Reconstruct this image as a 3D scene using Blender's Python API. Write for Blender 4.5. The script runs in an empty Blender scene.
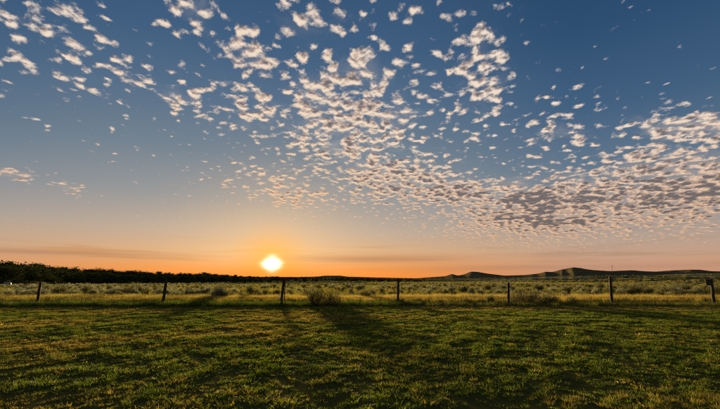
import bpy, math, random
import numpy as np
from mathutils import Vector, Matrix

# ------------------------------------------------------------------ camera
SC = bpy.context.scene
COL = SC.collection
W0, H0, F0, HOR = 720.0, 409.0, 400.0, 279.0      # photo size, focal length in photo pixels, horizon row
CAM_H = 1.5
PITCH = math.atan((HOR - H0 / 2) / F0)
cd = bpy.data.cameras.new('camera'); cam = bpy.data.objects.new('camera', cd); COL.objects.link(cam)
cd.sensor_width = 36.0; cd.lens = 36.0 * F0 / W0; cd.clip_start = 0.05; cd.clip_end = 40000
cam.location = (0, 0, CAM_H); cam.rotation_euler = (math.pi / 2 + PITCH, 0, 0)
SC.camera = cam

def ray(px, py):
    x, u = (px - W0 / 2) / F0, -(py - H0 / 2) / F0
    c, s = math.cos(PITCH), math.sin(PITCH)
    return Vector((x, c - u * s, s + u * c)).normalized()
def at(px, py, Y):                                 # the point of a pixel's direction at depth Y
    d = ray(px, py); t = Y / d.y
    return Vector((d.x * t, Y, CAM_H + d.z * t))
def ground(px, py):
    d = ray(px, py); t = -CAM_H / d.z
    return Vector((d.x * t, d.y * t, 0))

# ------------------------------------------------------------------ world, sun, exposure
EXPO = 1.8                                         # exposed for the shade
SUN = ray(272, 263.5)
SUN_EL = math.radians(2.9); SUN_AZ = math.atan2(SUN.x, SUN.y)
def lin(r, g, b):
    f = lambda c: (c / 255 / 12.92) if c / 255 <= 0.04045 else ((c / 255 + 0.055) / 1.055) ** 2.4
    return (f(r), f(g), f(b), 1.0)

class NT:
    """small helper for building node trees"""
    def __init__(s, tree): s.t = tree; s.n = tree.nodes; s.l = tree.links
    def node(s, kind, **kw):
        n = s.n.new(kind)
        for k, v in kw.items(): setattr(n, k, v)
        return n
    def put(s, sock, v):
        if isinstance(v, bpy.types.NodeSocket): s.l.new(v, sock)
        else: sock.default_value = v
    def m(s, op, a, b=0.0, c=0.0, clamp=False):
        n = s.node('ShaderNodeMath', operation=op); n.use_clamp = clamp
        s.put(n.inputs[0], a); s.put(n.inputs[1], b); s.put(n.inputs[2], c)
        return n.outputs[0]
    def v(s, op, a, b=(0, 0, 0), out=0):
        n = s.node('ShaderNodeVectorMath', operation=op)
        s.put(n.inputs[0], a); s.put(n.inputs[1], b)
        return n.outputs[out]
    def mix(s, f, a, b, blend='MIX'):
        n = s.node('ShaderNodeMix', data_type='RGBA', blend_type=blend)
        s.put(n.inputs['Factor'], f); s.put(n.inputs[6], a); s.put(n.inputs[7], b)
        return n.outputs[2]
    def smooth(s, x, lo, hi, a=0.0, b=1.0):
        n = s.node('ShaderNodeMapRange', interpolation_type='SMOOTHSTEP')
        s.put(n.inputs[0], x); s.put(n.inputs[1], lo); s.put(n.inputs[2], hi); s.put(n.inputs[3], a); s.put(n.inputs[4], b)
        return n.outputs[0]
    def noise(s, vec, scale, detail=4.0, rough=0.55, dist=0.0, dims='3D', w=0.0):
        n = s.node('ShaderNodeTexNoise', noise_dimensions=dims)
        s.put(n.inputs['Vector'], vec); n.inputs['Scale'].default_value = scale
        n.inputs['Detail'].default_value = detail; n.inputs['Roughness'].default_value = rough
        n.inputs['Distortion'].default_value = dist
        return n.outputs[0]
    def ramp(s, x, stops, interp='LINEAR'):
        n = s.node('ShaderNodeValToRGB'); n.color_ramp.interpolation = interp
        e = n.color_ramp.elements
        while len(e) < len(stops): e.new(0.5)
        for el, (p, c) in zip(e, stops): el.position = p; el.color = c
        s.put(n.inputs[0], x)
        return n.outputs[0]

wd = bpy.data.worlds.new('World'); SC.world = wd; wd.use_nodes = True
wt = NT(wd.node_tree); wt.n.clear()
D = wt.node('ShaderNodeTexCoord').outputs['Generated']
sep = wt.node('ShaderNodeSeparateXYZ'); wt.put(sep.inputs[0], D)
dx, dy, dz = sep.outputs
sky = wt.node('ShaderNodeTexSky', sky_type='NISHITA'); sky.sun_disc = False
sky.sun_elevation = SUN_EL; sky.sun_rotation = SUN_AZ; sky.altitude = 900; sky.dust_density = 2.0; sky.ozone_density = 2.5
nish = wt.v('SCALE', sky.outputs[0]); nish.node.inputs['Scale'].default_value = 0.12
z = wt.m('MAXIMUM', dz, 0.0)
elev = wt.m('DIVIDE', wt.m('ARCSINE', z), math.radians(40.0))      # 0 at the horizon, 1 at 40 degrees up
hl = wt.m('SQRT', wt.m('ADD', wt.m('MULTIPLY', dx, dx), wt.m('MULTIPLY', dy, dy)))
hl = wt.m('MAXIMUM', hl, 1e-4)
hs = Vector((SUN.x, SUN.y, 0)).normalized()
caz = wt.m('DIVIDE', wt.m('ADD', wt.m('MULTIPLY', dx, hs.x), wt.m('MULTIPLY', dy, hs.y)), hl)
sdot = wt.v('DOT_PRODUCT', D, tuple(SUN), out=1)
sang = wt.m('ARCCOSINE', wt.m('MINIMUM', sdot, 1.0))               # angle from the sun, radians

E = lambda d: d / 40.0
near = wt.ramp(elev, [(0, lin(240, 136, 62)), (E(1.0), lin(234, 144, 72)), (E(2.2), lin(226, 156, 100)), (E(3.6), lin(218, 170, 126)), (E(6.5), lin(192, 170, 150)),
                      (E(11), lin(152, 152, 152)), (E(17), lin(116, 132, 145)), (E(24), lin(86, 112, 139)), (E(31), lin(64, 96, 130)), (1, lin(52, 84, 120))])
far = wt.ramp(elev, [(0, lin(212, 150, 116)), (E(1.2), lin(212, 156, 124)), (E(2.6), lin(206, 162, 136)), (E(4.6), lin(190, 164, 146)), (E(8), lin(150, 150, 152)),
                     (E(14), lin(98, 120, 141)), (E(21), lin(66, 97, 130)), (E(30), lin(44, 79, 115)), (1, lin(32, 66, 102))])
side = wt.smooth(caz, 0.72, 0.985)
grad = wt.mix(side, far, near)
# faint streaks of dust low over the horizon
az = wt.m('ARCTAN2', dx, dy)
cmb = wt.node('ShaderNodeCombineXYZ'); wt.put(cmb.inputs[0], wt.m('MULTIPLY', az, 2.2)); wt.put(cmb.inputs[1], wt.m('MULTIPLY', dz, 46.0))
streak = wt.noise(cmb.outputs[0], 1.3, 5, 0.6, 0.4)
sm = wt.m('MULTIPLY', wt.smooth(streak, 0.50, 0.66), wt.m('MULTIPLY', wt.smooth(dz, 0.008, 0.03), wt.smooth(dz, 0.11, 0.06)))
grad = wt.mix(wt.m('MULTIPLY', sm, 0.5), grad, wt.mix(side, lin(176, 136, 112), lin(196, 122, 60)))
def bank(px, py, rx, ry):
    d = ray(px, py); u = wt.m('DIVIDE', wt.m('SUBTRACT', az, math.atan2(d.x, d.y)), rx)
    w = wt.m('DIVIDE', wt.m('SUBTRACT', wt.m('ADD', dz, wt.m('MULTIPLY', wt.m('SUBTRACT', streak, 0.5), 0.02)), d.z), ry)
    return wt.m('EXPONENT', wt.m('MULTIPLY', wt.m('ADD', wt.m('MULTIPLY', u, u), wt.m('MULTIPLY', w, w)), -1.0))
bk = wt.m('MAXIMUM', bank(375, 259, 0.22, 0.010), wt.m('MAXIMUM', bank(40, 252, 0.25, 0.007), bank(560, 268, 0.3, 0.008)))
BANK = (wt.m('MULTIPLY', bk, 0.55), wt.mix(side, lin(176, 136, 116), lin(176, 126, 92)))
grad = wt.mix(0.88, nish, grad)
# aureole of the low sun
dzs = wt.m('SUBTRACT', dz, SUN.z)
def glow(width, power): return wt.m('POWER', wt.m('SUBTRACT', 1.0, wt.m('MINIMUM', wt.m('DIVIDE', sang, width), 1.0)), power)
g1 = wt.mix(wt.m('MULTIPLY', glow(0.36, 2.2), 0.48), grad, lin(255, 206, 140))
g1 = wt.mix(wt.m('MULTIPLY', glow(0.12, 1.7), 0.95), g1, lin(255, 172, 46))
low = wt.m('MULTIPLY', glow(0.48, 1.2), wt.smooth(dz, 0.055, 0.0))
g1 = wt.mix(wt.m('MULTIPLY', low, 0.85), g1, lin(255, 130, 6))
g1 = wt.mix(BANK[0], g1, BANK[1])

# altocumulus sheet: the view direction meets a cloud layer one unit up
def layer(h):
    k = wt.m('DIVIDE', h, wt.m('ADD', z, 0.18))
    c = wt.node('ShaderNodeCombineXYZ'); wt.put(c.inputs[0], wt.m('MULTIPLY', dx, k)); wt.put(c.inputs[1], wt.m('MULTIPLY', dy, k))
    return c.outputs[0]
P0 = layer(1.0)
el = wt.m('ARCSINE', dz)
def blob(px, py, rx, ry, rot=0.0):
    """large scale patch of cover round a direction, in azimuth and elevation"""
    d = ray(px, py); a0 = math.atan2(d.x, d.y); e0 = math.asin(d.z)
    u = wt.m('SUBTRACT', az, a0); w = wt.m('SUBTRACT', el, e0)
    c, s = math.cos(rot), math.sin(rot)
    uu = wt.m('DIVIDE', wt.m('ADD', wt.m('MULTIPLY', u, c), wt.m('MULTIPLY', w, s)), rx)
    ww = wt.m('DIVIDE', wt.m('SUBTRACT', wt.m('MULTIPLY', w, c), wt.m('MULTIPLY', u, s)), ry)
    r2 = wt.m('ADD', wt.m('MULTIPLY', uu, uu), wt.m('MULTIPLY', ww, ww))
    return wt.m('EXPONENT', wt.m('MULTIPLY', r2, -1.0))
over = wt.m('MAXIMUM', wt.smooth(el, 0.66, 0.80, 0.0, 0.48), wt.smooth(dy, 0.3, -0.1, 0.0, 0.48))   # the sheet goes on overhead and behind
cover = over
for args, wgt in [
        ((350, 115, 0.25, 0.21, -0.3), 0.97), ((245, 52, 0.15, 0.055, -0.3), 0.92), ((40, 25, 0.20, 0.13, -0.45), 0.70), ((325, 22, 0.24, 0.09, 0.0), 0.60),
        ((400, 180, 0.27, 0.095, -0.15), 1.02), ((560, 207, 0.30, 0.085, 0.0), 1.30), ((690, 190, 0.20, 0.085, 0.1), 1.30), ((285, 190, 0.17, 0.06, -0.15), 0.84), ((455, 192, 0.18, 0.050, -0.1), 1.16), ((640, 170, 0.22, 0.07, 0.1), 1.0),
        ((475, 75, 0.13, 0.18, 0.0), 0.80), ((250, 105, 0.15, 0.09, -0.3), 0.80), ((210, 20, 0.20, 0.07, -0.2), 0.62), ((170, 92, 0.22, 0.045, -0.25), 0.80), ((690, 128, 0.15, 0.05, -0.2), 0.98), ((560, 130, 0.13, 0.11, 0.0), 0.66),
        ((12, 174, 0.060, 0.014, 0.0), 0.86), ((70, 188, 0.040, 0.013, -0.2), 0.84), ((640, 250, 0.22, 0.016, 0.0), 0.30)]:
    cover = wt.m('MAXIMUM', cover, wt.m('MULTIPLY', blob(*args), wgt))
big = wt.noise(P0, 1.3, 2, 0.5)
cover = wt.m('ADD', cover, wt.m('MULTIPLY', wt.m('SUBTRACT', big, 0.5), 0.28))
WARP = wt.v('SCALE', wt.v('SUBTRACT', wt.node('ShaderNodeTexNoise').outputs['Color'], (0.5, 0.5, 0.5)))
WARP.node.inputs['Scale'].default_value = 0.06
wn = [n for n in wt.n if n.bl_idname == 'ShaderNodeTexNoise'][-1]; wt.put(wn.inputs['Vector'], P0); wn.inputs['Scale'].default_value = 5.0
LOWF = wt.smooth(cover, 0.85, 1.15, 0.04, 0.80)                       # where the cover is thick the cloudlets merge into banks
def dens(P, detail=6.0):
    P = wt.v('ADD', P, WARP)
    mp = wt.node('ShaderNodeMapping'); mp.inputs['Rotation'].default_value = (0, 0, 0.6); mp.inputs['Scale'].default_value = (1.0, 0.86, 1); wt.put(mp.inputs[0], P)
    P = mp.outputs[0]
    n1 = wt.m('ADD', wt.noise(P, 17.5, detail, 0.62), wt.m('MULTIPLY', wt.m('SUBTRACT', wt.noise(P, 4.2, 2.0, 0.5), 0.5), LOWF))
    vo = wt.node('ShaderNodeTexVoronoi', feature='SMOOTH_F1'); wt.put(vo.inputs['Vector'], P); vo.inputs['Scale'].default_value = 22.0
    vo.inputs['Smoothness'].default_value = 0.5
    n = wt.m('ADD', n1, wt.m('MULTIPLY', wt.m('SUBTRACT', 0.40, vo.outputs['Distance']), 0.46))
    return wt.m('SUBTRACT', n, wt.m('SUBTRACT', 0.722, wt.m('MULTIPLY', cover, 0.39)))
d0 = dens(P0)
d1 = dens(wt.v('ADD', P0, (hs.x * 0.014, hs.y * 0.014, 0)), 4.0)
alpha = wt.smooth(d0, -0.055, 0.15)
thick = wt.smooth(wt.m('ADD', wt.m('MULTIPLY', d0, 0.55), wt.m('MULTIPLY', d1, 0.45)), 0.05, 0.34)
lit = wt.m('SUBTRACT', d0, d1)
warm = wt.smooth(elev, E(3), E(22))
c_lit = wt.mix(warm, lin(232, 186, 146), lin(246, 226, 206))
c_mid = wt.mix(warm, lin(176, 144, 124), lin(188, 168, 156))
c_dark = wt.mix(warm, lin(106, 98, 97), lin(114, 111, 114))
gold = wt.m('MULTIPLY', glow(0.75, 1.5), 0.55)
c_lit = wt.mix(gold, c_lit, lin(255, 206, 140)); c_mid = wt.mix(gold, c_mid, lin(214, 156, 110))
shade = wt.m('SUBTRACT', wt.m('ADD', 0.78, wt.m('MULTIPLY', lit, 3.4)), wt.m('MULTIPLY', thick, wt.smooth(cover, 0.6, 1.1, 0.55, 0.95)), clamp=True)
cc = wt.mix(wt.smooth(shade, 0.0, 0.5), c_dark, c_mid); cc = wt.mix(wt.smooth(shade, 0.42, 0.95), cc, c_lit)
alpha = wt.m('MULTIPLY', alpha, wt.m('MULTIPLY', wt.smooth(dz, 0.035, 0.10), 0.93))
veil = wt.m('MULTIPLY', wt.smooth(wt.m('ADD', wt.noise(P0, 3.6, 6.0, 0.6, 0.5), wt.m('MULTIPLY', wt.m('SUBTRACT', cover, 0.8), 0.45)), 0.40, 0.78), wt.smooth(dz, 0.03, 0.12, 0.0, 0.42))
g2 = wt.mix(veil, g1, wt.mix(warm, lin(206, 170, 142), lin(190, 182, 178)))
g2 = wt.mix(alpha, g2, cc)
# the burnt-out sun seen through dusty air
def wt_rgb(x):
    c = wt.node('ShaderNodeCombineXYZ')
    for i in range(3): wt.put(c.inputs[i], x)
    return c.outputs[0]
da = wt.m('ABSOLUTE', wt.m('SUBTRACT', az, SUN_AZ)); de = wt.m('ABSOLUTE', dzs)
thin = wt.m('MULTIPLY', wt.m('SUBTRACT', streak, 0.5), 0.9)                   # thin stratus bands across the sun
qa, qb = wt.m('DIVIDE', da, 0.025), wt.m('DIVIDE', de, 0.0195)
q = wt.m('ADD', wt.m('POWER', wt.m('ADD', wt.m('POWER', qa, 1.55), wt.m('POWER', qb, 1.55)), 0.645), thin)
front = wt.smooth(caz, 0.5, 0.8)
disc = wt.m('MULTIPLY', wt.m('EXPONENT', wt.m('MULTIPLY', wt.m('POWER', wt.m('MAXIMUM', q, 0.0), 2.0), -2.6)), front)
q2 = wt.m('EXPONENT', wt.m('MULTIPLY', wt.m('DIVIDE', sang, 0.034), -1.0))
g3 = wt.mix(1.0, g2, wt.v('ADD', wt.v('MULTIPLY', wt_rgb(disc), (5.0, 4.4, 3.6)), wt.v('MULTIPLY', wt_rgb(q2), (0.34, 0.20, 0.03))), 'ADD')
bg = wt.node('ShaderNodeBackground'); wt.put(bg.inputs[0], wt.v('SCALE', g3)); bg.inputs[0].links[0].from_node.inputs['Scale'].default_value = 10.0 / 2 ** EXPO
bg.inputs[1].default_value = 0.1
wd.cycles.sampling_method = 'MANUAL'; wd.cycles.sample_map_resolution = 512
wo = wt.node('ShaderNodeOutputWorld'); wt.put(wo.inputs[0], bg.outputs[0])

sl = bpy.data.lights.new('sun', 'SUN'); sl.energy = 5.0; sl.angle = math.radians(2.0); sl.color = (1.0, 0.66, 0.32)
so = bpy.data.objects.new('sun', sl); COL.objects.link(so); so.rotation_euler = Vector((math.sin(SUN_AZ) * math.cos(SUN_EL), math.cos(SUN_AZ) * math.cos(SUN_EL), math.sin(SUN_EL))).to_track_quat('Z', 'Y').to_euler()
so.location = (-40, 180, 60)
vs = SC.view_settings; vs.view_transform = 'Standard'; vs.look = 'None'; vs.exposure = EXPO; vs.gamma = 1.0; vs.use_curve_mapping = False
SC.render.engine = 'CYCLES'; SC.cycles.use_denoising = False; SC.cycles.filter_width = 1.2; SC.cycles.sample_clamp_indirect = 3.0
SC.cycles.max_bounces = 6; SC.cycles.transparent_max_bounces = 6
try: SC.cycles.denoiser = 'OPENIMAGEDENOISE'
except Exception: pass

# ------------------------------------------------------------------ helpers
rng = np.random.default_rng(7); random.seed(7)
def mesh(name, V, Fs, mats, mi=None, smooth=False):
    me = bpy.data.meshes.new(name)
    me.from_pydata([tuple(map(float, p)) for p in V] if not isinstance(V, np.ndarray) else V.tolist(), [], Fs if isinstance(Fs, list) else Fs.tolist())
    for m_ in (mats if isinstance(mats, (list, tuple)) else [mats]): me.materials.append(m_)
    if mi is not None: me.polygons.foreach_set('material_index', np.asarray(mi, dtype=np.int32))
    if smooth: me.polygons.foreach_set('use_smooth', np.ones(len(me.polygons), dtype=bool))
    me.update(); return me
def obj(name, me, parent=None, loc=(0, 0, 0), rot=(0, 0, 0), scl=(1, 1, 1), link=True):
    o = bpy.data.objects.new(name, me)
    if link: COL.objects.link(o)
    o.location = loc; o.rotation_euler = rot; o.scale = scl; o.parent = parent
    return o
def tag(o, label=None, cat=None, group=None, kind=None):
    if label: o['label'] = label
    if cat: o['category'] = cat
    if group: o['group'] = group
    if kind: o['kind'] = kind
    return o
def vnoise(x, y, seed=0):
    """smooth 2d value noise in 0..1"""
    x = np.asarray(x, float); y = np.asarray(y, float)
    xi, yi = np.floor(x), np.floor(y); fx, fy = x - xi, y - yi
    fx = fx * fx * (3 - 2 * fx); fy = fy * fy * (3 - 2 * fy)
    def h(a, b):
        s = np.sin(a * 127.1 + b * 311.7 + seed * 74.7) * 43758.5453
        return s - np.floor(s)
    return (h(xi, yi) * (1 - fx) + h(xi + 1, yi) * fx) * (1 - fy) + (h(xi, yi + 1) * (1 - fx) + h(xi + 1, yi + 1) * fx) * fy
def fbm(x, y, seed=0, oct=4):
    a, t, n = 1.0, 0.0, 0.0
    for i in range(oct):
        t = t + a * vnoise(x * 2 ** i + 13.3 * i, y * 2 ** i - 7.1 * i, seed + i); n += a; a *= 0.5
    return t / n
def sstep(x, a, b):
    t = np.clip((x - a) / (b - a), 0, 1); return t * t * (3 - 2 * t)

def mat(name):
    m_ = bpy.data.materials.new(name); m_.use_nodes = True
    t = NT(m_.node_tree); t.n.clear()
    out = t.node('ShaderNodeOutputMaterial')
    return m_, t, out
def leaf_mat(name, build, trans=0.4, rough=0.6, tint=(1.0, 0.95, 0.55, 1), spec=0.25):
    """thin leaf: diffuse and translucent light, a little gloss; build(t) gives the colour"""
    m_, t, out = mat(name)
    c = build(t)
    df = t.node('ShaderNodeBsdfPrincipled'); t.put(df.inputs['Base Color'], c); df.inputs['Roughness'].default_value = rough
    df.inputs['Specular IOR Level'].default_value = spec
    tr = t.node('ShaderNodeBsdfTranslucent'); t.put(tr.inputs[0], t.mix(1.0, c, tint, 'MULTIPLY'))
    mx = t.node('ShaderNodeMixShader'); mx.inputs[0].default_value = trans
    t.l.new(df.outputs[0], mx.inputs[1]); t.l.new(tr.outputs[0], mx.inputs[2]); t.l.new(mx.outputs[0], out.inputs[0])
    return m_
def solid_mat(name, build, rough=0.85, bump=None, spec=0.2):
    m_, t, out = mat(name)
    b = t.node('ShaderNodeBsdfPrincipled'); t.put(b.inputs['Base Color'], build(t)); b.inputs['Roughness'].default_value = rough
    b.inputs['Specular IOR Level'].default_value = spec
    if bump:
        bp = t.node('ShaderNodeBump'); t.put(bp.inputs['Height'], bump(t)); bp.inputs['Strength'].default_value = 0.7; bp.inputs['Distance'].default_value = 0.02
        t.l.new(bp.outputs[0], b.inputs['Normal'])
    t.l.new(b.outputs[0], out.inputs[0])
    return m_
def inst_attr(t, name):
    n = t.node('ShaderNodeAttribute', attribute_name=name); n.attribute_type = 'INSTANCER'; return n.outputs['Fac']
def objrand(t): return t.node('ShaderNodeObjectInfo').outputs['Random']
def pos(t): return t.node('ShaderNodeNewGeometry').outputs['Position']
def objco(t): return t.node('ShaderNodeTexCoord').outputs['Object']

def grass_col(t):
    dry, tone = inst_attr(t, 'dry'), inst_attr(t, 'tone')
    green = t.mix(tone, (0.040, 0.078, 0.010, 1), (0.125, 0.185, 0.024, 1))
    straw = t.mix(tone, (0.140, 0.112, 0.022, 1), (0.40, 0.32, 0.092, 1))
    return t.mix(dry, green, straw)
M_GRASS = leaf_mat('grass_blade', grass_col, 0.55, 0.65, (1.0, 0.95, 0.55, 1), 0.12)
def sage_col(a, b):
    return lambda t: t.mix(t.m('ADD', t.m('MULTIPLY', objrand(t), 0.6), t.m('MULTIPLY', t.noise(objco(t), 5.0, 2), 0.4)), a, b)
M_SAGE = leaf_mat('sage_leaf', sage_col((0.075, 0.095, 0.042, 1), (0.33, 0.36, 0.215, 1)), 0.35, 0.7, (1, 0.95, 0.8, 1))
M_BRUSH = leaf_mat('dark_brush_leaf', sage_col((0.050, 0.066, 0.022, 1), (0.15, 0.16, 0.062, 1)), 0.4, 0.7, (1, 0.9, 0.6, 1))
M_RABBIT = leaf_mat('twiggy_bush_leaf', sage_col((0.050, 0.060, 0.020, 1), (0.145, 0.145, 0.056, 1)), 0.45, 0.7, (1, 0.9, 0.6, 1))
M_TREE = leaf_mat('tree_leaf', sage_col((0.030, 0.045, 0.016, 1), (0.085, 0.105, 0.040, 1)), 0.08, 0.9, (1, 0.9, 0.4, 1), 0.0)
M_TWIG = solid_mat('twig_bark', lambda t: t.mix(t.noise(objco(t), 30, 3), (0.045, 0.034, 0.024, 1), (0.11, 0.085, 0.06, 1)))
def wood_col(t):
    mp = t.node('ShaderNodeMapping'); mp.inputs['Scale'].default_value = (30, 30, 2.0); t.put(mp.inputs[0], objco(t))
    return t.mix(t.noise(mp.outputs[0], 1.0, 5, 0.65), (0.018, 0.014, 0.011, 1), (0.055, 0.043, 0.032, 1))
def wood_bump(t):
    mp = t.node('ShaderNodeMapping'); mp.inputs['Scale'].default_value = (40, 40, 1.5); t.put(mp.inputs[0], objco(t))
    return t.noise(mp.outputs[0], 1.0, 4, 0.6)
M_WOOD = solid_mat('weathered_wood', wood_col, 0.9, wood_bump)
M_BOX = solid_mat('dark_board', lambda t: t.mix(t.noise(objco(t), 12, 4), (0.028, 0.022, 0.017, 1), (0.07, 0.055, 0.04, 1)), 0.85, wood_bump)
M_RUST = solid_mat('rusty_steel', lambda t: t.mix(t.noise(objco(t), 25, 4), (0.05, 0.03, 0.02, 1), (0.13, 0.07, 0.04, 1)), 0.75)

# ------------------------------------------------------------------ ground: one sheet out to the horizon
RIDGES = [  # (distance, front width, back width, [(px, py) of its skyline]) read off the photograph
    (420.,  230., 260., [(520, 283), (560, 281.5), (600, 280.2), (640, 278.2), (680, 276.2), (720, 274.4), (800, 272), (1000, 268)]),
    (760.,  260., 300., [(400, 280), (440, 279), (480, 278.4), (520, 277.6), (560, 276.5), (600, 276.2), (640, 275.5), (690, 274.0), (760, 273), (1000, 270)]),
    (1300., 420., 450., [(330, 281), (400, 279.5), (430, 277.2), (445, 276.2), (452, 273.9), (458, 275.6), (463, 274.6), (471, 271.6), (478, 271.9), (488, 273.6), (505, 275.6),
                         (525, 274.9), (538, 273.6), (546, 271.6), (552, 272.0), (562, 269.4), (574, 267.2), (581, 268.2), (592, 270.0), (610, 271.0), (630, 272.8), (680, 275), (760, 276)]),
    (2100., 500., 600., [(560, 279), (600, 272.2), (612, 271.0), (632, 270.2), (646, 271.3), (656, 271.6), (668, 270.6), (690, 269.6), (700, 269.7), (712, 271.2), (730, 271.5), (800, 269), (1000, 270)]),
    (3600., 900., 900., [(-400, 276), (100, 276.4), (225, 276.2), (262, 276.8), (300, 277.0), (318, 276.4), (324, 275.6), (340, 275.6), (348, 276.6), (380, 277.5), (420, 278.3), (520, 277), (800, 275)]),
    (900.,  450., 450., [(-400, 279), (200, 278.3), (300, 277.9), (360, 278.3), (400, 278.9), (440, 279.6), (520, 281)])]
RZ = []
for R, wf, wb, pts in RIDGES:
    a = [math.atan2(ray(px, py).x, ray(px, py).y) for px, py in pts]
    h = [CAM_H + R * ray(px, py).z / math.hypot(ray(px, py).x, ray(px, py).y) for px, py in pts]
    da_ = np.arange(-3.3, 3.3, 0.0006); hh_ = np.interp(da_, a, h); kw = np.hanning(15); kw /= kw.sum()
    RZ.append((R, wf, wb, da_, np.convolve(np.pad(hh_, 7, 'edge'), kw, 'valid')))
def height(x, y):
    x = np.asarray(x, float); y = np.asarray(y, float)
    r = np.hypot(x, y); az_ = np.arctan2(x, y)
    base = (fbm(x * 0.03, y * 0.03, 3) - 0.5) * 0.5 * sstep(r, 32, 90)          # soft swells of the plain
    right = sstep(az_, 0.05, 0.40)
    base = base - (4.0 * (1 - right) + 1.2 * right) * sstep(r, 122, 210)         # river bench falls away
    hh = base
    for R, wf, wb, a, h in RZ:
        hr = np.interp(az_, a, h)
        rough = (np.abs(fbm(az_ * 70, r / R * 7, 11) - 0.5) * 2 - 0.35) * 0.45 * np.abs(hr)
        t = np.where(r < R, (R - r) / wf, (r - R) / wb)
        prof = np.clip(1 - t, 0, 1); prof = prof * prof * (3 - 2 * prof)
        hill = -4 + (hr + 4 + rough * (prof * (1 - prof) * 4)) * prof
        hh = np.maximum(hh, np.where(prof > 0, hill, -50))
    return hh
az_list = np.concatenate([np.radians(np.arange(-180, -56, 4.0)), np.radians(np.arange(-56, 56, 0.16)), np.radians(np.arange(56, 180, 4.0))])
r_list = np.concatenate([[0.0], np.geomspace(1.0, 120, 34), np.geomspace(124, 9000, 110)])
AZ, RR = np.meshgrid(az_list, r_list[1:])
X, Y = RR * np.sin(AZ), RR * np.cos(AZ)
Z = height(X, Y)
V = np.concatenate([[[0, 0, 0]], np.stack([X.ravel(), Y.ravel(), Z.ravel()], 1)])
na, nr = len(az_list), len(r_list) - 1
F = [[0, 1 + (j + 1) % na, 1 + j] for j in range(na)]
jj = np.arange(na)
for i in range(nr - 1):
    a, b = 1 + i * na, 1 + (i + 1) * na
    F += np.stack([a + jj, a + (jj + 1) % na, b + (jj + 1) % na, b + jj], 1).tolist()
def ground_col(t):
    p = pos(t); s_ = t.node('ShaderNodeSeparateXYZ'); t.put(s_.inputs[0], p)
    r = t.v('LENGTH', p, out=1)
    soil = t.mix(t.noise(p, 1.6, 5, 0.65), (0.028, 0.036, 0.008, 1), (0.080, 0.078, 0.024, 1))
    plain = t.mix(t.smooth(t.noise(p, 0.14, 5, 0.6), 0.35, 0.65), (0.085, 0.090, 0.036, 1), (0.26, 0.20, 0.085, 1))
    plain = t.mix(t.m('MULTIPLY', t.noise(p, 2.5, 3, 0.7), 0.6), plain, (0.05, 0.046, 0.028, 1))
    hill = t.mix(t.smooth(t.noise(p, 0.012, 6, 0.62), 0.42, 0.60), (0.085, 0.092, 0.036, 1), (0.34, 0.285, 0.115, 1))
    hill = t.mix(t.m('MULTIPLY', t.smooth(t.noise(p, 0.07, 4, 0.7), 0.48, 0.62), 0.8), hill, (0.035, 0.042, 0.022, 1))
    far_ = t.mix(t.noise(p, 0.004, 4, 0.6), (0.055, 0.052, 0.028, 1), (0.15, 0.125, 0.062, 1))
    c = t.mix(t.smooth(s_.outputs[1], 24.0, 27.0), soil, plain)
    c = t.mix(t.smooth(r, 140.0, 260.0), c, hill)
    return t.mix(t.smooth(r, 650.0, 1200.0), c, far_)
M_GROUND = solid_mat('prairie_ground', ground_col, 1.0, None, 0.0)
g = obj('ground', mesh('ground', V, F, M_GROUND, smooth=True)); tag(g, 'prairie ground rising to dark hills at the horizon', kind='structure')

# ------------------------------------------------------------------ grass
def tuft(n, rad, h0, h1, wid, bend, seed, segs=2):
    r_ = np.random.default_rng(seed); V, F = [], []
    for i in range(n):
        a, q = r_.uniform(0, 2 * math.pi), rad * math.sqrt(r_.uniform())
        bx, by = q * math.cos(a), q * math.sin(a)
        d = a + r_.normal(0, 0.9); h = r_.uniform(h0, h1); b = h * abs(r_.normal(bend, 0.25)); w = wid * r_.uniform(0.6, 1.3)
        f = r_.uniform(0, math.pi); ux, uy = math.cos(f) * w / 2, math.sin(f) * w / 2
        o = len(V)
        for s_ in range(segs):
            t = s_ / segs; k = 1 - 0.45 * t
            cx, cy, cz = bx + math.cos(d) * b * t * t, by + math.sin(d) * b * t * t, h * t * (1 - 0.25 * t * min(1, b / h))
            V += [(cx - ux * k, cy - uy * k, cz), (cx + ux * k, cy + uy * k, cz)]
        V.append((bx + math.cos(d) * b, by + math.sin(d) * b, h * (1 - 0.25 * min(1, b / h))))
        for s_ in range(segs - 1): F.append([o + 2 * s_, o + 2 * s_ + 1, o + 2 * s_ + 3, o + 2 * s_ + 2])
        F.append([o + 2 * segs - 2, o + 2 * segs - 1, o + 2 * segs])
    return V, F
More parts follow.
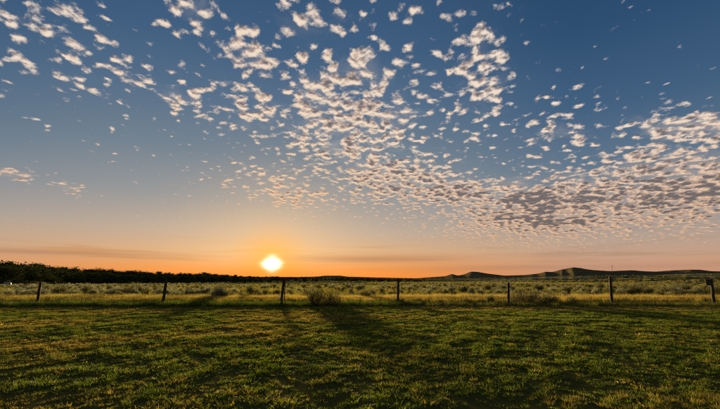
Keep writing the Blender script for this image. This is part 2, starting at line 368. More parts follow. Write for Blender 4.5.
def scatter(name, P, rot, scl, idx, dry, tone, sources, label):
    """one 'stuff' object: tufts set out on points by geometry nodes"""
    me = bpy.data.meshes.new(name); me.vertices.add(len(P)); me.vertices.foreach_set('co', np.asarray(P, np.float32).ravel())
    for nm, ty, dat in (('rot', 'FLOAT_VECTOR', rot), ('scl', 'FLOAT_VECTOR', scl), ('pick', 'INT', idx), ('dry', 'FLOAT', dry), ('tone', 'FLOAT', tone)):
        at_ = me.attributes.new(nm, ty, 'POINT')
        at_.data.foreach_set('vector' if ty == 'FLOAT_VECTOR' else 'value', np.ascontiguousarray(dat, dtype=np.int32 if ty == 'INT' else np.float32).ravel())
    o = obj(name, me); tag(o, label, None, None, 'stuff')
    ng = bpy.data.node_groups.new(name + '_spread', 'GeometryNodeTree')
    ng.interface.new_socket('Geometry', in_out='INPUT', socket_type='NodeSocketGeometry'); ng.interface.new_socket('Geometry', in_out='OUTPUT', socket_type='NodeSocketGeometry')
    N, L = ng.nodes, ng.links
    gi, go = N.new('NodeGroupInput'), N.new('NodeGroupOutput')
    jn = N.new('GeometryNodeJoinGeometry')
    for s_ in reversed(sources):
        oi = N.new('GeometryNodeObjectInfo'); oi.inputs[0].default_value = s_; oi.inputs['As Instance'].default_value = True
        L.new(oi.outputs['Geometry'], jn.inputs[0])
    ip = N.new('GeometryNodeInstanceOnPoints'); ip.inputs['Pick Instance'].default_value = True
    def na_(nm, ty):
        n = N.new('GeometryNodeInputNamedAttribute'); n.data_type = ty; n.inputs[0].default_value = nm
        return [s_ for s_ in n.outputs if s_.enabled and s_.name == 'Attribute'][0]
    L.new(gi.outputs[0], ip.inputs['Points']); L.new(jn.outputs[0], ip.inputs['Instance'])
    L.new(na_('pick', 'INT'), ip.inputs['Instance Index']); L.new(na_('rot', 'FLOAT_VECTOR'), ip.inputs['Rotation']); L.new(na_('scl', 'FLOAT_VECTOR'), ip.inputs['Scale'])
    L.new(ip.outputs[0], go.inputs[0])
    md = o.modifiers.new('spread', 'NODES'); md.node_group = ng
    return o
def source(name, V, F, m_): return obj(name, mesh(name, V, F, m_), link=False)
S_LAWN = [source('lawn_tuft', *tuft(30, 0.07, 0.03, 0.085, 0.0066, 0.75, 100 + k), M_GRASS) for k in range(4)] + [source('leafy_tuft', *tuft(26, 0.09, 0.025, 0.06, 0.013, 0.95, 150 + k), M_GRASS) for k in range(3)]
S_TALL = [source('tall_tuft', *tuft(40, 0.16, 0.20, 0.46, 0.007, 0.40, 200 + k, 3), M_GRASS) for k in range(4)]
def spread(dens_fn, y0, y1, half=0.95, margin=2.0, cell=1.0):
    """points in the wedge the photograph sees, with dens_fn(x, y) per square metre"""
    out = []
    n = int(dens_fn(None, None) * (half * (y1 * y1 - y0 * y0) + 2 * margin * (y1 - y0)))
    y = np.sqrt(rng.uniform(0, 1, int(n * 1.3)) * (y1 ** 2 - y0 ** 2) + y0 ** 2)
    x = rng.uniform(-1, 1, len(y)) * (half * y1 + margin)
    ok = np.abs(x) < half * y + margin
    x, y = x[ok], y[ok]
    keep = rng.uniform(0, 1, len(x)) < dens_fn(x, y) / dens_fn(None, None)
    return x[keep], y[keep]
def lay(name, x, y, scale, dry, tone, srcs, label, flat=1.0):
    n = len(x)
    P = np.stack([x, y, height(x, y) - 0.005], 1)
    rot = np.stack([rng.normal(0, 0.12, n), rng.normal(0, 0.12, n), rng.uniform(0, 6.283, n)], 1)
    wide = scale ** 0.5 * rng.uniform(0.85, 1.2, n)
    S = np.stack([wide, wide, scale * rng.uniform(0.8, 1.25, n)], 1)
    return scatter(name, P, rot, S, rng.integers(0, len(srcs), n), np.clip(dry, 0, 1), np.clip(tone, 0, 1), srcs, label)

# lawn
def lawn_d(x, y):
    if x is None: return 240.0
    lump = fbm(x * 2.3, y * 1.7, 21)
    return 240.0 * np.clip(1.25 - y * 0.04, 0.38, 1) * np.clip(0.65 + 1.6 * (lump - 0.36), 0.55, 1)
x, y = spread(lawn_d, 3.2, 23.0)
lump = fbm(x * 2.3, y * 1.7, 21); patch = fbm(x * 0.28 + 5, y * 0.42, 33); fine = fbm(x * 2.4, y * 2.4, 44)
leftw = 1 - sstep(x / np.maximum(y, 1), -0.25, 0.25)
dry = sstep(patch + 0.30 * (fine - 0.5) + 0.08 * leftw, 0.44, 0.72) * (0.40 + 0.30 * leftw)
strip = sstep(y, 19.0, 20.2) * sstep(x, 0.5, 4.0)                                # pale mown strip before the fence
greenband = sstep(y, 14.0, 16.0) * (1 - sstep(y, 18.6, 19.6)) * sstep(x / y, 0.15, 0.5)
dry = dry * (1 - 0.8 * greenband) * (1 - strip) + strip * 0.9
sc_ = (0.42 + 0.52 * sstep(lump, 0.32, 0.70) ** 1.5) * rng.uniform(0.75, 1.3, len(x)) * (1 - 0.2 * strip)
lay('lawn_grass', x, y, sc_, dry * rng.uniform(0.2, 1.5, len(x)) + 0.6 * (rng.uniform(0, 1, len(x)) < 0.16 * (1 - greenband)), 0.20 + 0.4 * fine + 0.35 * greenband + 0.6 * strip + rng.normal(0, 0.3, len(x)), S_LAWN, 'rough patchy green and yellow grass in front of the fence')
# dry golden clumps standing in the lawn
def clump_d(x, y):
    if x is None: return 7.0
    return 7.0 * sstep(fbm(x * 0.5 + 9, y * 0.8, 55), 0.55, 0.72)
x, y = spread(clump_d, 3.4, 20.0)
xc = np.concatenate([rng.normal(3.1, 0.45, 34), rng.normal(4.4, 0.45, 70)]); yc = np.concatenate([rng.normal(5.2, 0.22, 34), rng.normal(5.25, 0.22, 70)])
x, y = np.concatenate([x, xc]), np.concatenate([y, yc])
lay('dry_clumps', x, y, rng.uniform(0.10, 0.22, len(x)), rng.uniform(0.45, 1.0, len(x)), rng.uniform(0.1, 0.8, len(x)), S_TALL, 'small dry golden grass clumps scattered in the lawn')
# unmown strip along the fence: dark green on the left, thin on the right
def fence_d(x, y):
    if x is None: return 26.0
    return 26.0 * (0.35 + 0.65 * (1 - sstep(x, -6, 2))) * np.clip(1 - np.abs(y - 23.7 - 1.6 * (fbm(x * 0.35, y * 0.1, 77) - 0.5)) / (1.0 + 1.2 * fbm(x * 0.6, y * 0.2, 78)), 0, 1)
x, y = spread(fence_d, 21.6, 26.0, margin=4)
lay('fence_line_grass', x, y, 0.45 + 0.45 * fbm(x * 0.5, y * 0.5, 3), 0.12 * rng.uniform(0, 1, len(x)) + 0.25 * sstep(x, 0, 6), rng.uniform(0, 0.35, len(x)), S_TALL, 'tall dark unmown grass along the foot of the fence')
# golden dry grass behind the fence
def gold_d(x, y):
    if x is None: return 24.0
    return 24.0 * np.clip(1.3 - np.abs(y - 29.2) / 3.4, 0, 1) * np.clip(0.35 + 1.3 * fbm(x * 0.18, y * 0.3, 8), 0, 1)
x, y = spread(gold_d, 25.0, 33.5, margin=5)
lay('golden_grass', x, y, 0.65 + 0.5 * fbm(x * 0.3, y * 0.3, 14), 0.50 + 0.20 * sstep(x, -14, 4) + 0.45 * fbm(x * 0.25, y * 0.25, 15) + rng.normal(0, 0.1, len(x)), rng.uniform(0.25, 0.9, len(x)), S_TALL, 'band of golden dry grass just behind the fence')
# thin grass between the sagebrush
def plain_d(x, y):
    if x is None: return 2.2
    return 2.2 * np.clip(1.4 - y / 110, 0.3, 1) * np.clip(0.3 + 1.2 * fbm(x * 0.08, y * 0.12, 18), 0, 1)
x, y = spread(plain_d, 33.0, 124.0, margin=5)
lay('plain_grass', x, y, rng.uniform(0.7, 1.25, len(x)) * (1 - 0.4 * sstep(y, 45, 105)), 0.22 + 0.7 * (fbm(x * 0.06, y * 0.1, 19) - 0.2), rng.uniform(0.1, 0.8, len(x)), S_TALL, 'thin dry grass between the sagebrush on the plain')

# dry grass on the slopes beyond the plain
gn = 22000; ga = rng.uniform(0.02, 0.78, gn); gr = 126 * (620 / 126) ** rng.uniform(0, 1, gn)
x, y = gr * np.sin(ga), gr * np.cos(ga); ok = fbm(x * 0.012 + 3, y * 0.03, 91) > 0.47; x, y = x[ok], y[ok]; n_ = len(x)
sl_ = rng.uniform(1.4, 2.6, n_)
scatter('slope_grass', np.stack([x, y, height(x, y)], 1), np.stack([np.zeros(n_), np.zeros(n_), rng.uniform(0, 6.28, n_)], 1), np.stack([sl_ * 1.6, sl_ * 1.6, sl_ * 0.6], 1),
        rng.integers(0, 4, n_), np.clip(rng.normal(0.65, 0.2, n_), 0, 1), rng.uniform(0.1, 0.8, n_), S_TALL, 'dry grass on the slopes below the hills')

# ------------------------------------------------------------------ shrubs
def tube(V, F, a, b, ra, rb, n=5):
    a, b = np.array(a, float), np.array(b, float); d = b - a; L_ = np.linalg.norm(d) + 1e-9; d /= L_
    u = np.cross(d, (0, 0, 1) if abs(d[2]) < 0.9 else (1, 0, 0)); u /= np.linalg.norm(u); w = np.cross(d, u); o = len(V)
    for p, r_ in ((a, ra), (b, rb)):
        for k in range(n):
            t = 2 * math.pi * k / n; V.append(tuple(p + r_ * (math.cos(t) * u + math.sin(t) * w)))
    for k in range(n): F.append([o + k, o + (k + 1) % n, o + n + (k + 1) % n, o + n + k])
def leaves(V, F, c, spreadr, n, ln, wd_, up, r_):
    for _ in range(n):
        p = np.array(c) + r_.normal(0, spreadr, 3)
        d = r_.normal(0, 1, 3); d[2] = abs(d[2]) + up; d /= np.linalg.norm(d)
        u = np.cross(d, r_.normal(0, 1, 3)); u /= np.linalg.norm(u) + 1e-9
        l, w = ln * r_.uniform(0.6, 1.4), wd_ * r_.uniform(0.6, 1.4); o = len(V)
        V += [tuple(p), tuple(p + d * l * 0.5 + u * w / 2), tuple(p + d * l), tuple(p + d * l * 0.5 - u * w / 2)]
        F.append([o, o + 1, o + 2, o + 3])
def shrub(seed, rad, hgt, nst, upright, leafn, ln, wd_):
    """stems splaying from the base with twigs and leaf sprays at their ends; returns stem and foliage geometry"""
    r_ = np.random.default_rng(seed); SV, SF, LV, LF = [], [], [], []
    lobes = [(r_.uniform(0, 6.28), r_.uniform(0.7, 1.15)) for _ in range(4)]
    for i in range(nst):
        a = 2 * math.pi * i / nst + r_.normal(0, 0.4); q = math.sqrt(r_.uniform(0.02, 1))
        lob = 0.75 + 0.3 * sum(max(0, math.cos(a - la)) ** 3 * lw for la, lw in lobes) / 2
        e = np.array([math.cos(a) * q * rad * lob, math.sin(a) * q * rad * lob, hgt * lob * (1 - 0.62 * q * q) * r_.uniform(0.55, 1.12)])
        b = np.array([math.cos(a) * 0.06, math.sin(a) * 0.06, -0.03]); mid = b + (e - b) * 0.5 + np.array([0, 0, -0.08 * hgt + upright * 0.1]) + r_.normal(0, 0.04, 3)
        tube(SV, SF, b, mid, 0.016, 0.010, 4); tube(SV, SF, mid, e, 0.010, 0.003, 3)
        for k in range(5):
            t = r_.uniform(0.35, 1.0); p = mid + (e - mid) * (2 * t - 1) if t > 0.5 else b + (mid - b) * 2 * t
            tip = p + np.array([r_.normal(0, 0.12 * rad), r_.normal(0, 0.12 * rad), abs(r_.normal(0.10, 0.06)) * hgt * (1 + upright)])
            tube(SV, SF, p, tip, 0.005, 0.002, 3)
            leaves(LV, LF, tip, 0.06 * rad + 0.02, leafn // 2, ln, wd_, 0.5 + 2 * upright, r_)
            leaves(LV, LF, (p + tip) / 2, 0.07 * rad + 0.02, leafn // 2, ln, wd_, 0.5 + 2 * upright, r_)
    return SV, SF, LV, LF
def shrub_kind(prefix, leafm, specs):
    out = []
    for s_ in specs:
        SV, SF, LV, LF = shrub(*s_)
        st, fo = mesh(prefix + '_stem', SV, SF, M_TWIG), mesh(prefix + '_foliage', LV, LF, leafm)
        both = mesh(prefix, SV + LV, SF + [[i + len(SV) for i in f] for f in LF], [M_TWIG, leafm], [0] * len(SF) + [1] * len(LF))
        out.append((st, fo, both))
    return out
SAGE = shrub_kind('sagebrush', M_SAGE, [(300 + k, 0.55 + 0.06 * k, 0.62 + 0.05 * (k % 3), 26, 0.1, 14, 0.075, 0.030) for k in range(5)])
DARK = shrub_kind('dark_brush', M_BRUSH, [(400 + k, 0.60 + 0.08 * k, 0.75 + 0.06 * k, 28, 0.5, 16, 0.085, 0.026) for k in range(4)])
BIG = shrub_kind('fence_bush', M_RABBIT, [(500 + k, 0.85, 1.0, 46, 0.7, 10, 0.10, 0.014) for k in range(3)])

def put_shrub(kind, k, x, y, s_, label, group, parts, cat='shrub', name='sagebrush', sxy=1.0):
    st, fo, both = kind[k % len(kind)]
    loc = (x, y, float(height(x, y))); rot = (0, 0, random.uniform(0, 6.28)); scl = (s_ * sxy, s_ * sxy, s_)
    if parts:
        e = obj(name, None, None, loc, rot, scl); e.empty_display_size = 0.2
        obj('stem', st, e); obj('foliage', fo, e)
    else:
        e = obj(name, both, None, loc, rot, scl)
    tag(e, label, cat, group); return e

def bush_at(px, py, pxw, pyh, kind, k, label, name='fence_bush'):
    p = ground(px, py)
    d = p.y / math.cos(0.0)
    w = pxw / F0 * d; h = pyh / F0 * d
    me = kind[k % len(kind)][2]
    bw = max(v.co.x for v in me.vertices) - min(v.co.x for v in me.vertices); bh = max(v.co.z for v in me.vertices)
    return put_shrub(kind, k, p.x, p.y, h / bh, label, None, True, 'bush', name, (w / bw) / (h / bh))
bush_at(314.5, 306, 27, 24, BIG, 0, 'tall dark twiggy bush beside the leaning post, left half of the pair')
bush_at(331, 305.5, 30, 20, BIG, 1, 'broad dark twiggy bush right of the taller one by the leaning post')
bush_at(399, 304.5, 15, 9, DARK, 0, 'low dark bush round the foot of a slim bare post')
bush_at(490, 304, 10, 12, DARK, 1, 'small dark bush standing left of the shortest post before dry grass')
bush_at(526, 304.5, 36, 19, BIG, 2, 'wide dark olive bush standing right of the shortest fence post', 'fence_bush')
bush_at(548, 304, 26, 14, DARK, 2, 'low spreading dark bush next to the wide olive bush')
bush_at(572, 303.5, 14, 8, DARK, 3, 'small low brush clump at the end of the bush row')
bush_at(661, 298.5, 15, 11, DARK, 3, 'round dark bush beyond the golden grass near the birdhouse post')
bush_at(690, 297.5, 20, 10, DARK, 1, 'spread out dark bush beyond the golden grass beside the birdhouse post')
bush_at(366, 298.5, 14, 12, DARK, 2, 'dark rounded bush past the golden grass between twiggy pair and slim post')

# individuals first, nearest rows; the rest of the plain as one object
def sage_d(x, y):
    if x is None: return 0.62
    cl = fbm(x * 0.11, y * 0.16, 61)
    return 0.62 * sstep(cl, 0.35, 0.58) * (0.45 + 0.55 * sstep(y, 30, 40))
x, y = spread(sage_d, 32.0, 126.0, half=0.94, margin=6)
order = np.argsort(np.hypot(x, y) + rng.normal(0, 2.0, len(x))); x, y = x[order], y[order]
taken = []; rest = []
SUNLANE = 0.0
for xi, yi in zip(x, y):
    near_ok = all((xi - a) ** 2 + (yi - b) ** 2 > (0.75 + 0.004 * yi) ** 2 for a, b in taken[-260:])
    if not near_ok: continue
    taken.append((xi, yi))
NI = 290
for i, (xi, yi) in enumerate(taken):
    darkp = 0.22 + 0.30 * float(sstep(np.array(xi / yi), 0.0, 0.5))
    isd = random.random() < darkp
    s_ = random.uniform(0.4, 1.0) + 0.45 * (random.random() < 0.15) if not isd else random.uniform(0.5, 1.25)
    s_ *= 1 - 0.5 * float(sstep(np.array(yi), 45.0, 105.0))                     # low growth towards the edge of the bench
    if i < NI and abs(xi) < 0.93 * yi:
        if isd: put_shrub(DARK, i, xi, yi, s_, 'dark olive shrub among the pale sagebrush on the plain behind the fence', 'dark shrubs on the plain', yi < 48, 'shrub', 'dark_shrub')
        else: put_shrub(SAGE, i, xi, yi, s_, 'pale grey green sagebrush mound on the plain behind the fence', 'pale sagebrush on the plain', yi < 48)
    else: rest.append((xi, yi, s_, isd))
R_ = np.array([(a, b) for a, b, _, _ in rest]); n = len(R_)
S_SH = [obj('sage_source', k[2], link=False) for k in SAGE] + [obj('brush_source', k[2], link=False) for k in DARK]
idx = np.array([rng.integers(0, 5) if not q[3] else 5 + rng.integers(0, 4) for q in rest])
ss = np.array([q[2] for q in rest])
scatter('far_sagebrush', np.stack([R_[:, 0], R_[:, 1], height(R_[:, 0], R_[:, 1])], 1), np.stack([np.zeros(n), np.zeros(n), rng.uniform(0, 6.28, n)], 1),
        np.stack([ss, ss, ss], 1), idx, np.zeros(n), np.zeros(n), S_SH, 'far sagebrush covering the plain out to the wood and hills')
hn = 5200                                             # scrub dotting the slopes beyond the plain
ha = rng.uniform(-0.30, 0.80, hn); hr_ = 190 * (1150 / 190) ** rng.uniform(0, 1, hn)
hx, hy = hr_ * np.sin(ha), hr_ * np.cos(ha)
ok = fbm(hx * 0.02, hy * 0.02, 71) > 0.50; hx, hy = hx[ok], hy[ok]; hn = len(hx)
hsz = rng.uniform(0.7, 1.5, hn) * (1 + np.hypot(hx, hy) / 2500)
scatter('hill_scrub', np.stack([hx, hy, height(hx, hy)], 1), np.stack([np.zeros(hn), np.zeros(hn), rng.uniform(0, 6.28, hn)], 1),
        np.stack([hsz * 1.2, hsz * 1.2, hsz], 1), rng.integers(5, 9, hn), np.zeros(hn), np.zeros(hn), S_SH, 'dark scrub dotting the slopes of the hills')
print('shrubs', len(taken), 'rest', n)

# ------------------------------------------------------------------ fence posts
FY = 24.0
def post_mesh(seed, h, r0, r1, rings=9, sides=12):
    r_ = np.random.default_rng(seed); V, F = [], []
    lob = 1 + r_.normal(0, 0.07, sides); cut = r_.uniform(-0.25, 0.25, 2)
    wx = np.cumsum(r_.normal(0, 0.006, rings + 1)); wy = np.cumsum(r_.normal(0, 0.006, rings + 1))
    for i in range(rings + 1):
        t = i / rings; r_i = r0 + (r1 - r0) * t
        for k in range(sides):
            a = 2 * math.pi * k / sides; q = r_i * lob[k] * (1 + r_.normal(0, 0.025))
            zz = -0.3 + (h + 0.3) * t
            if i == rings: zz += q * (math.cos(a) * cut[0] + math.sin(a) * cut[1]) + r_.normal(0, 0.008)
            V.append((wx[i] + q * math.cos(a), wy[i] + q * math.sin(a), zz))
    for i in range(rings):
        for k in range(sides): F.append([i * sides + k, i * sides + (k + 1) % sides, (i + 1) * sides + (k + 1) % sides, (i + 1) * sides + k])
    V.append((wx[-1], wy[-1], h - 0.015)); c = len(V) - 1
    for k in range(sides): F.append([rings * sides + k, rings * sides + (k + 1) % sides, c])
    return V, F
def stick_to(o, base, top):
    o.location = base; o.rotation_euler = (top - base).to_track_quat('Z', 'Y').to_euler()
def fence_post(seed, bx, by, tx, ty, r0, label):
    b = at(bx, by, FY); b.z = 0.0; t = at(tx, ty, FY); h = (t - b).length
    e = obj('fence_post', None); stick_to(e, b, t); e.empty_display_size = 0.2
    obj('wooden_shaft', mesh('wooden_shaft', *post_mesh(seed, h, r0, r0 * 0.86), M_WOOD), e)
    for q in (0.45, 0.75, 1.05):                       # wire staples
        if q > h - 0.1: continue
        V, F = [], []
        p = [(-0.012, -r0 * 0.9, q), (-0.012, -r0 * 1.12, q), (0.012, -r0 * 1.12, q), (0.012, -r0 * 0.9, q)]
        for i in range(3): tube(V, F, p[i], p[i + 1], 0.003, 0.003, 5)
        obj('staple', mesh('staple', V, F, M_RUST), e)
    tag(e, label, 'fence post', 'posts of the wire fence'); return e, h
fence_post(1, 36.5, 304, 40.5, 282.5, 0.075, 'short leaning wooden post, last before the fence meets the tall wood')
fence_post(2, 162.5, 305, 166.3, 279.0, 0.078, 'wooden post leaning a little in unmown grass, between two leaning posts')
fence_post(3, 281, 305.5, 284.2, 277.5, 0.072, 'leaning wooden post under the sun beside a rusty steel stake')
fence_post(4, 398, 305, 398, 279.0, 0.066, 'slim upright bare post with a low bush at its foot')
fence_post(5, 508.3, 304, 507.8, 282.5, 0.070, 'shortest wooden post standing between dark bushes')
p6, h6 = fence_post(6, 611.6, 303.5, 610.2, 276.5, 0.085, 'stout wooden post with a thin rod rising from its top')
p7, h7 = fence_post(7, 713.5, 303.5, 710.6, 285.0, 0.085, 'wooden post carrying a dark birdhouse')
# three sagging wire strands stapled to the posts
PX = [at(a, 304, FY).x for a in (36.5, 162.5, 281, 398, 508.3, 611.6, 713.5)]
PX = [PX[0] - 7.0] + PX + [PX[-1] + 6.6]
for q, nm in ((0.45, 'lowest'), (0.75, 'middle'), (1.05, 'topmost')):
    V, F = [], []; pts = []
    for a_, b_ in zip(PX[:-1], PX[1:]):
        for k in range(8):
            t = k / 8; pts.append((a_ + (b_ - a_) * t, FY - 0.085, q - 0.10 * t * (1 - t)))
    for p_, q_ in zip(pts[:-1], pts[1:]): tube(V, F, p_, q_, 0.0026, 0.0026, 4)
    w_ = obj('wire_strand', mesh('wire_strand', V, F, M_RUST)); tag(w_, nm + ' faint wire strand stretched along the row of fence posts', 'wire', 'wires of the fence')
# rod on the stout post, with a little cap and cross piece
V, F = [], []
tube(V, F, (-0.06, -0.092, h6 - 0.45), (-0.10, -0.092, h6 + 0.62), 0.011, 0.009, 6)
rod = obj('rod', mesh('rod', V, F, M_RUST), p6)
V, F = [], []
tube(V, F, (-0.14, -0.092, h6 + 0.56), (-0.06, -0.092, h6 + 0.56), 0.008, 0.008, 6); tube(V, F, (-0.10, -0.092, h6 + 0.60), (-0.10, -0.092, h6 + 0.66), 0.018, 0.012, 6)
obj('rod_cap', mesh('rod_cap', V, F, M_RUST), rod)
# steel stake beside the leaning post: T section with studs
def box(V, F, c, s_):
    o = len(V); cx, cy, cz = c; a, b, d = s_[0] / 2, s_[1] / 2, s_[2] / 2
    V += [(cx + i * a, cy + j * b, cz + k * d) for k in (-1, 1) for j in (-1, 1) for i in (-1, 1)]
    F += [[o, o + 2, o + 3, o + 1], [o + 4, o + 5, o + 7, o + 6], [o, o + 1, o + 5, o + 4], [o + 2, o + 6, o + 7, o + 3], [o, o + 4, o + 6, o + 2], [o + 1, o + 3, o + 7, o + 5]]
b = at(284.6, 304.5, FY + 0.15); b.z = 0; t_ = at(285.6, 277.0, FY + 0.15); hs_ = (t_ - b).length
e = obj('steel_stake', None); stick_to(e, b, t_); tag(e, 'thin rusty steel stake right beside the leaning post under the sun', 'fence stake'); e.empty_display_size = 0.2
V, F = [], []; box(V, F, (0, 0, hs_ / 2 - 0.15), (0.055, 0.008, hs_ + 0.3)); box(V, F, (0, 0.026, hs_ / 2 - 0.15), (0.008, 0.0435, hs_ + 0.3)); obj('shaft', mesh('shaft', V, F, M_RUST), e)
V, F = [], []
for k in range(12): box(V, F, (0, -0.0085, 0.25 + k * (hs_ - 0.35) / 11), (0.02, 0.009, 0.02))
obj('studs', mesh('studs', V, F, M_RUST), e)
# birdhouse on the last post
tp = at(710.6, 285.0, FY)
bh = obj('birdhouse', None, None, (tp.x - 0.05, tp.y - 0.02, tp.z - 0.02), (0, 0, 0.35)); tag(bh, 'dark wooden birdhouse with sloping roof on top of a fence post', 'birdhouse'); bh.empty_display_size = 0.2
BW, BD, BH = 0.25, 0.22, 0.30
for nm, c, s_ in (('floor', (0, 0, 0.010), (BW - 0.002, BD - 0.002, 0.02)), ('side_board', (-BW / 2 + 0.01, 0, BH / 2 + 0.02), (0.02, BD, BH)), ('side_board', (BW / 2 - 0.01, 0, BH / 2 + 0.02), (0.02, BD, BH)),
                  ('back_board', (0, BD / 2 - 0.012, BH / 2 + 0.02), (BW - 0.042, 0.02, BH - 0.004))):
    V, F = [], []; box(V, F, c, s_); obj(nm, mesh(nm, V, F, M_BOX), bh)
V, F = [], []; NH = 16; hr, hz = 0.032, 0.20       # front board with its round entrance hole
x0, x1, z0, z1 = -BW / 2 + 0.021, BW / 2 - 0.021, 0.022, 0.02 + BH - 0.002; yf = -BD / 2 + 0.002
for yy in (yf, yf + 0.02):
    for k in range(NH): a = 2 * math.pi * k / NH; V.append((hr * math.cos(a), yy, hz + hr * math.sin(a)))
    for k in range(NH):
        a = 2 * math.pi * k / NH; c_, s_ = math.cos(a), math.sin(a); ks = []
        if abs(c_) > 1e-6: ks.append((x1 if c_ > 0 else x0) / c_)
        if abs(s_) > 1e-6: ks.append(((z1 if s_ > 0 else z0) - hz) / s_)
        q = min(v for v in ks if v > 0); V.append((c_ * q, yy, hz + s_ * q))
for k in range(NH):
    j = (k + 1) % NH
    F += [[k, j, NH + j, NH + k], [2 * NH + k, 3 * NH + k, 3 * NH + j, 2 * NH + j], [k, 2 * NH + k, 2 * NH + j, j]]
obj('front_board', mesh('front_board', V, F, M_BOX), bh)
V, F = [], []; tube(V, F, (0, yf + 0.01, 0.13), (0, yf - 0.06, 0.13), 0.007, 0.006, 8); obj('perch', mesh('perch', V, F, M_BOX), bh)
for s_ in (-1, 1):
    V, F = [], []; box(V, F, (0, 0, 0), (0.155, BD + 0.06, 0.018))
    o = obj('roof_board', mesh('roof_board', V, F, M_BOX), bh, (s_ * 0.070, 0, BH + 0.045), (0, s_ * 0.30, 0))

# ------------------------------------------------------------------ the wood
def tree_geo(seed, hgt, rad):
    r_ = np.random.default_rng(seed); SV, SF, LV, LF = [], [], [], []
    tb = 0.022 * hgt; p = np.array([0, 0, -0.4]); pts = [p]
    for k in range(5):
        p = p + np.array([r_.normal(0, 0.02 * hgt), r_.normal(0, 0.02 * hgt), hgt * 0.15]); pts.append(p)
    for k in range(5): tube(SV, SF, pts[k], pts[k + 1], tb * (1 - 0.16 * k), tb * (1 - 0.16 * (k + 1)), 7)
    for k in range(13):
        t = r_.uniform(1.2, 5); b = pts[int(t)] + (pts[min(5, int(t) + 1)] - pts[int(t)]) * (t % 1)
        a = k * 2.4 + r_.normal(0, 0.4); q = rad * r_.uniform(0.45, 1.0) * (1.15 - 0.11 * t)
        e_ = b + np.array([math.cos(a) * q, math.sin(a) * q, hgt * r_.uniform(0.06, 0.26)])
        tube(SV, SF, b, e_, tb * 0.38, tb * 0.10, 5)
        for j in range(7):
            c = b + (e_ - b) * r_.uniform(0.45, 1.1) + r_.normal(0, 0.10 * rad, 3)
            leaves(LV, LF, c, 0.15 * rad, 20, 0.55, 0.36, 0.1, r_)
    for j in range(10):
        c = pts[-1] + np.array([r_.normal(0, 0.2 * rad), r_.normal(0, 0.2 * rad), r_.uniform(-0.05, 0.16) * hgt]); leaves(LV, LF, c, 0.13 * rad, 22, 0.55, 0.36, 0.1, r_)
    return mesh('trunk', SV, SF, M_TWIG), mesh('crown', LV, LF, M_TREE)
TREES = [tree_geo(700 + k, 11.0, 3.6 + 0.4 * (k % 3)) for k in range(6)]
def top_z(me): return np.percentile([v.co.z for v in me.vertices], 99)
TZ = [top_z(c) for _, c in TREES]
skyline = [(-80, 262), (0, 262.5), (12, 262), (18, 263), (30, 265), (34, 262.8), (45, 266.5), (60, 268), (80, 269.8), (95, 269.3), (105, 270.5), (120, 271.5), (140, 271.8), (165, 272.8), (185, 273.8), (200, 273.2), (214, 273.6), (228, 275.0), (245, 276.4), (270, 277)]
sx = np.array([a for a, _ in skyline], float); sy = np.array([b for _, b in skyline], float)
def put_tree(px, dist, k, topy, wide=1.0):
    d = ray(px, 279); x_, y_ = d.x / d.y * dist, dist
    gz = float(height(x_, y_)); tz = at(px, topy, y_).z
    s_ = max(0.25, (tz - gz) / TZ[k % 6])
    e = obj('tree', None, None, (x_, y_, gz), (0, 0, random.uniform(0, 6.28)), (s_ * wide, s_ * wide, s_)); e.empty_display_size = 1
    st, cr = TREES[k % 6]; obj('trunk', st, e); obj('crown', cr, e)
    return e
n = 0
px = -60.0
while px < 262:
    top = float(np.interp(px, sx, sy)); u = max(0.0, px) / 270
    tall = max(2.0, 279 - top)
    dist = 150 + 330 * u ** 1.1
    e = put_tree(px, dist * random.uniform(0.96, 1.06), n, top + random.uniform(-0.8, 1.5), random.uniform(1.0, 1.5))
    tag(e, 'tall dark tree whose crown makes the skyline of the long wood', 'tree', 'tall trees of the wood'); n += 1
    e = put_tree(px + random.uniform(1, 3), dist * random.uniform(0.88, 0.95), n + 3, min(281.5, top + 2 + tall * random.uniform(0.10, 0.42)), random.uniform(1.5, 2.1))
    tag(e, 'low dark leafy tree at the front edge of the long wood', 'tree', 'low trees before the wood'); n += 1
    px += max(2.6, 0.36 * tall) * random.uniform(0.75, 1.2)
while px < 425:
    top = float(np.interp(px, [262, 300, 360, 400, 425], [276.6, 277.4, 278.0, 278.6, 279.4]))
    e = put_tree(px, random.uniform(520, 640), n, top + random.uniform(-0.5, 0.6), random.uniform(1.6, 2.4))
    tag(e, 'tiny distant tree in the thin dark treeline below the sun', 'tree', 'distant trees below the sun'); n += 1
    px += random.uniform(1.8, 4.0)
print('trees', n)

# ------------------------------------------------------------------ car before the wood
M_PAINT = solid_mat('dark_car_paint', lambda t: t.mix(t.noise(objco(t), 3, 3), (0.018, 0.020, 0.024, 1), (0.028, 0.030, 0.034, 1)), 0.35, None, 0.3)
M_GLASS = solid_mat('windscreen_glass', lambda t: t.mix(t.noise(objco(t), 2, 2), (0.10, 0.11, 0.11, 1), (0.16, 0.17, 0.17, 1)), 0.3, None, 0.6)
M_LAMP = solid_mat('headlight_glass', lambda t: t.mix(t.noise(objco(t), 6, 2), (0.6, 0.6, 0.58, 1), (0.75, 0.75, 0.72, 1)), 0.15, None, 0.8)
M_TYRE = solid_mat('tyre_rubber', lambda t: t.mix(t.noise(objco(t), 20, 2), (0.012, 0.012, 0.012, 1), (0.03, 0.03, 0.03, 1)), 0.9)
M_RIM = solid_mat('steel_rim', lambda t: t.mix(t.noise(objco(t), 20, 2), (0.25, 0.25, 0.25, 1), (0.4, 0.4, 0.4, 1)), 0.4)
cp = at(7.2, 283.6, 112.0)
car = obj('parked_car', None, None, (cp.x, cp.y, float(height(cp.x, cp.y))), (0, 0, 0.70)); tag(car, 'small dark car with pale windscreen parked before the wood', 'car')
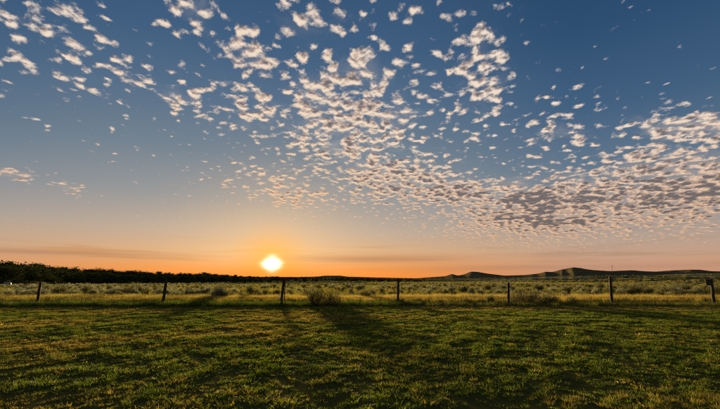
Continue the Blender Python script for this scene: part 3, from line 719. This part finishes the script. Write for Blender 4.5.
prof_ = [(-2.05, 0.30), (-2.1, 0.55), (-2.02, 0.78), (-1.15, 0.90), (-0.45, 1.38), (0.55, 1.44), (1.35, 1.36), (1.95, 0.95), (2.08, 0.85), (2.1, 0.35)]   # front is -y
V, F = [], []; np_ = len(prof_)
for xx, ins in ((-0.86, 0), (-0.66, 1), (0.66, 1), (0.86, 0)):
    for (yy, zz) in prof_:
        top = max(0, zz - 0.9)
        V.append((xx * (1 - 0.28 * top) if not ins else xx, yy, zz - (0.0 if ins else 0.03 + 0.06 * top)))
for s_ in range(3):
    for k in range(np_ - 1): F.append([s_ * np_ + k, s_ * np_ + k + 1, (s_ + 1) * np_ + k + 1, (s_ + 1) * np_ + k])
F.append(list(range(np_))); F.append(list(range(3 * np_, 4 * np_))[::-1]); F.append([0, np_, 2 * np_, 3 * np_, 4 * np_ - 1, 3 * np_ - 1, 2 * np_ - 1, np_ - 1])
obj('body', mesh('body', V, F, M_PAINT), car)
def pane(nm, pts, nrm, m_):
    V = [tuple(np.array(p) + np.array(nrm) * o for o in (0.012,)) for p in pts]; V = [tuple(np.array(p) + np.array(nrm) * o) for o in (0.002, 0.014) for p in pts]
    k = len(pts); F = [list(range(k))[::-1], list(range(k, 2 * k))] + [[i, (i + 1) % k, k + (i + 1) % k, k + i] for i in range(k)]
    return obj(nm, mesh(nm, V, F, m_), car)
pane('windscreen', [(-0.70, -1.10, 0.935), (0.70, -1.10, 0.935), (0.62, -0.50, 1.345), (-0.62, -0.50, 1.345)], (0, -0.56, 0.83), M_GLASS)
for s_ in (-1, 1):
    pane('side_window', [(s_ * 0.862, -0.85, 0.90), (s_ * 0.862, 1.55, 0.92), (s_ * 0.80, 1.15, 1.24), (s_ * 0.80, -0.40, 1.26)], (s_ * 0.98, 0, 0.2), M_GLASS)
    V, F = [], []; tube(V, F, (s_ * 0.60, -2.06, 0.64), (s_ * 0.60, -2.13, 0.63), 0.10, 0.095, 12); o_ = len(V); V.append((s_ * 0.60, -2.145, 0.63)); F += [[o_ - 12 + k, o_ - 12 + (k + 1) % 12, o_] for k in range(12)]
    obj('headlight', mesh('headlight', V, F, M_LAMP), car)
    for yy in (-1.30, 1.28):
        V, F = [], []; tube(V, F, (s_ * 0.66, yy, 0.31), (s_ * 0.87, yy, 0.31), 0.31, 0.31, 18)
        wh = obj('wheel', mesh('wheel', V, F, M_TYRE), car)
        V, F = [], []; tube(V, F, (s_ * 0.80, yy, 0.31), (s_ * 0.885, yy, 0.31), 0.20, 0.18, 14); o_ = len(V); V.append((s_ * 0.875, yy, 0.31)); F += [[o_ - 14 + k, o_ - 14 + (k + 1) % 14, o_] for k in range(14)]
        obj('rim', mesh('rim', V, F, M_RIM), wh)
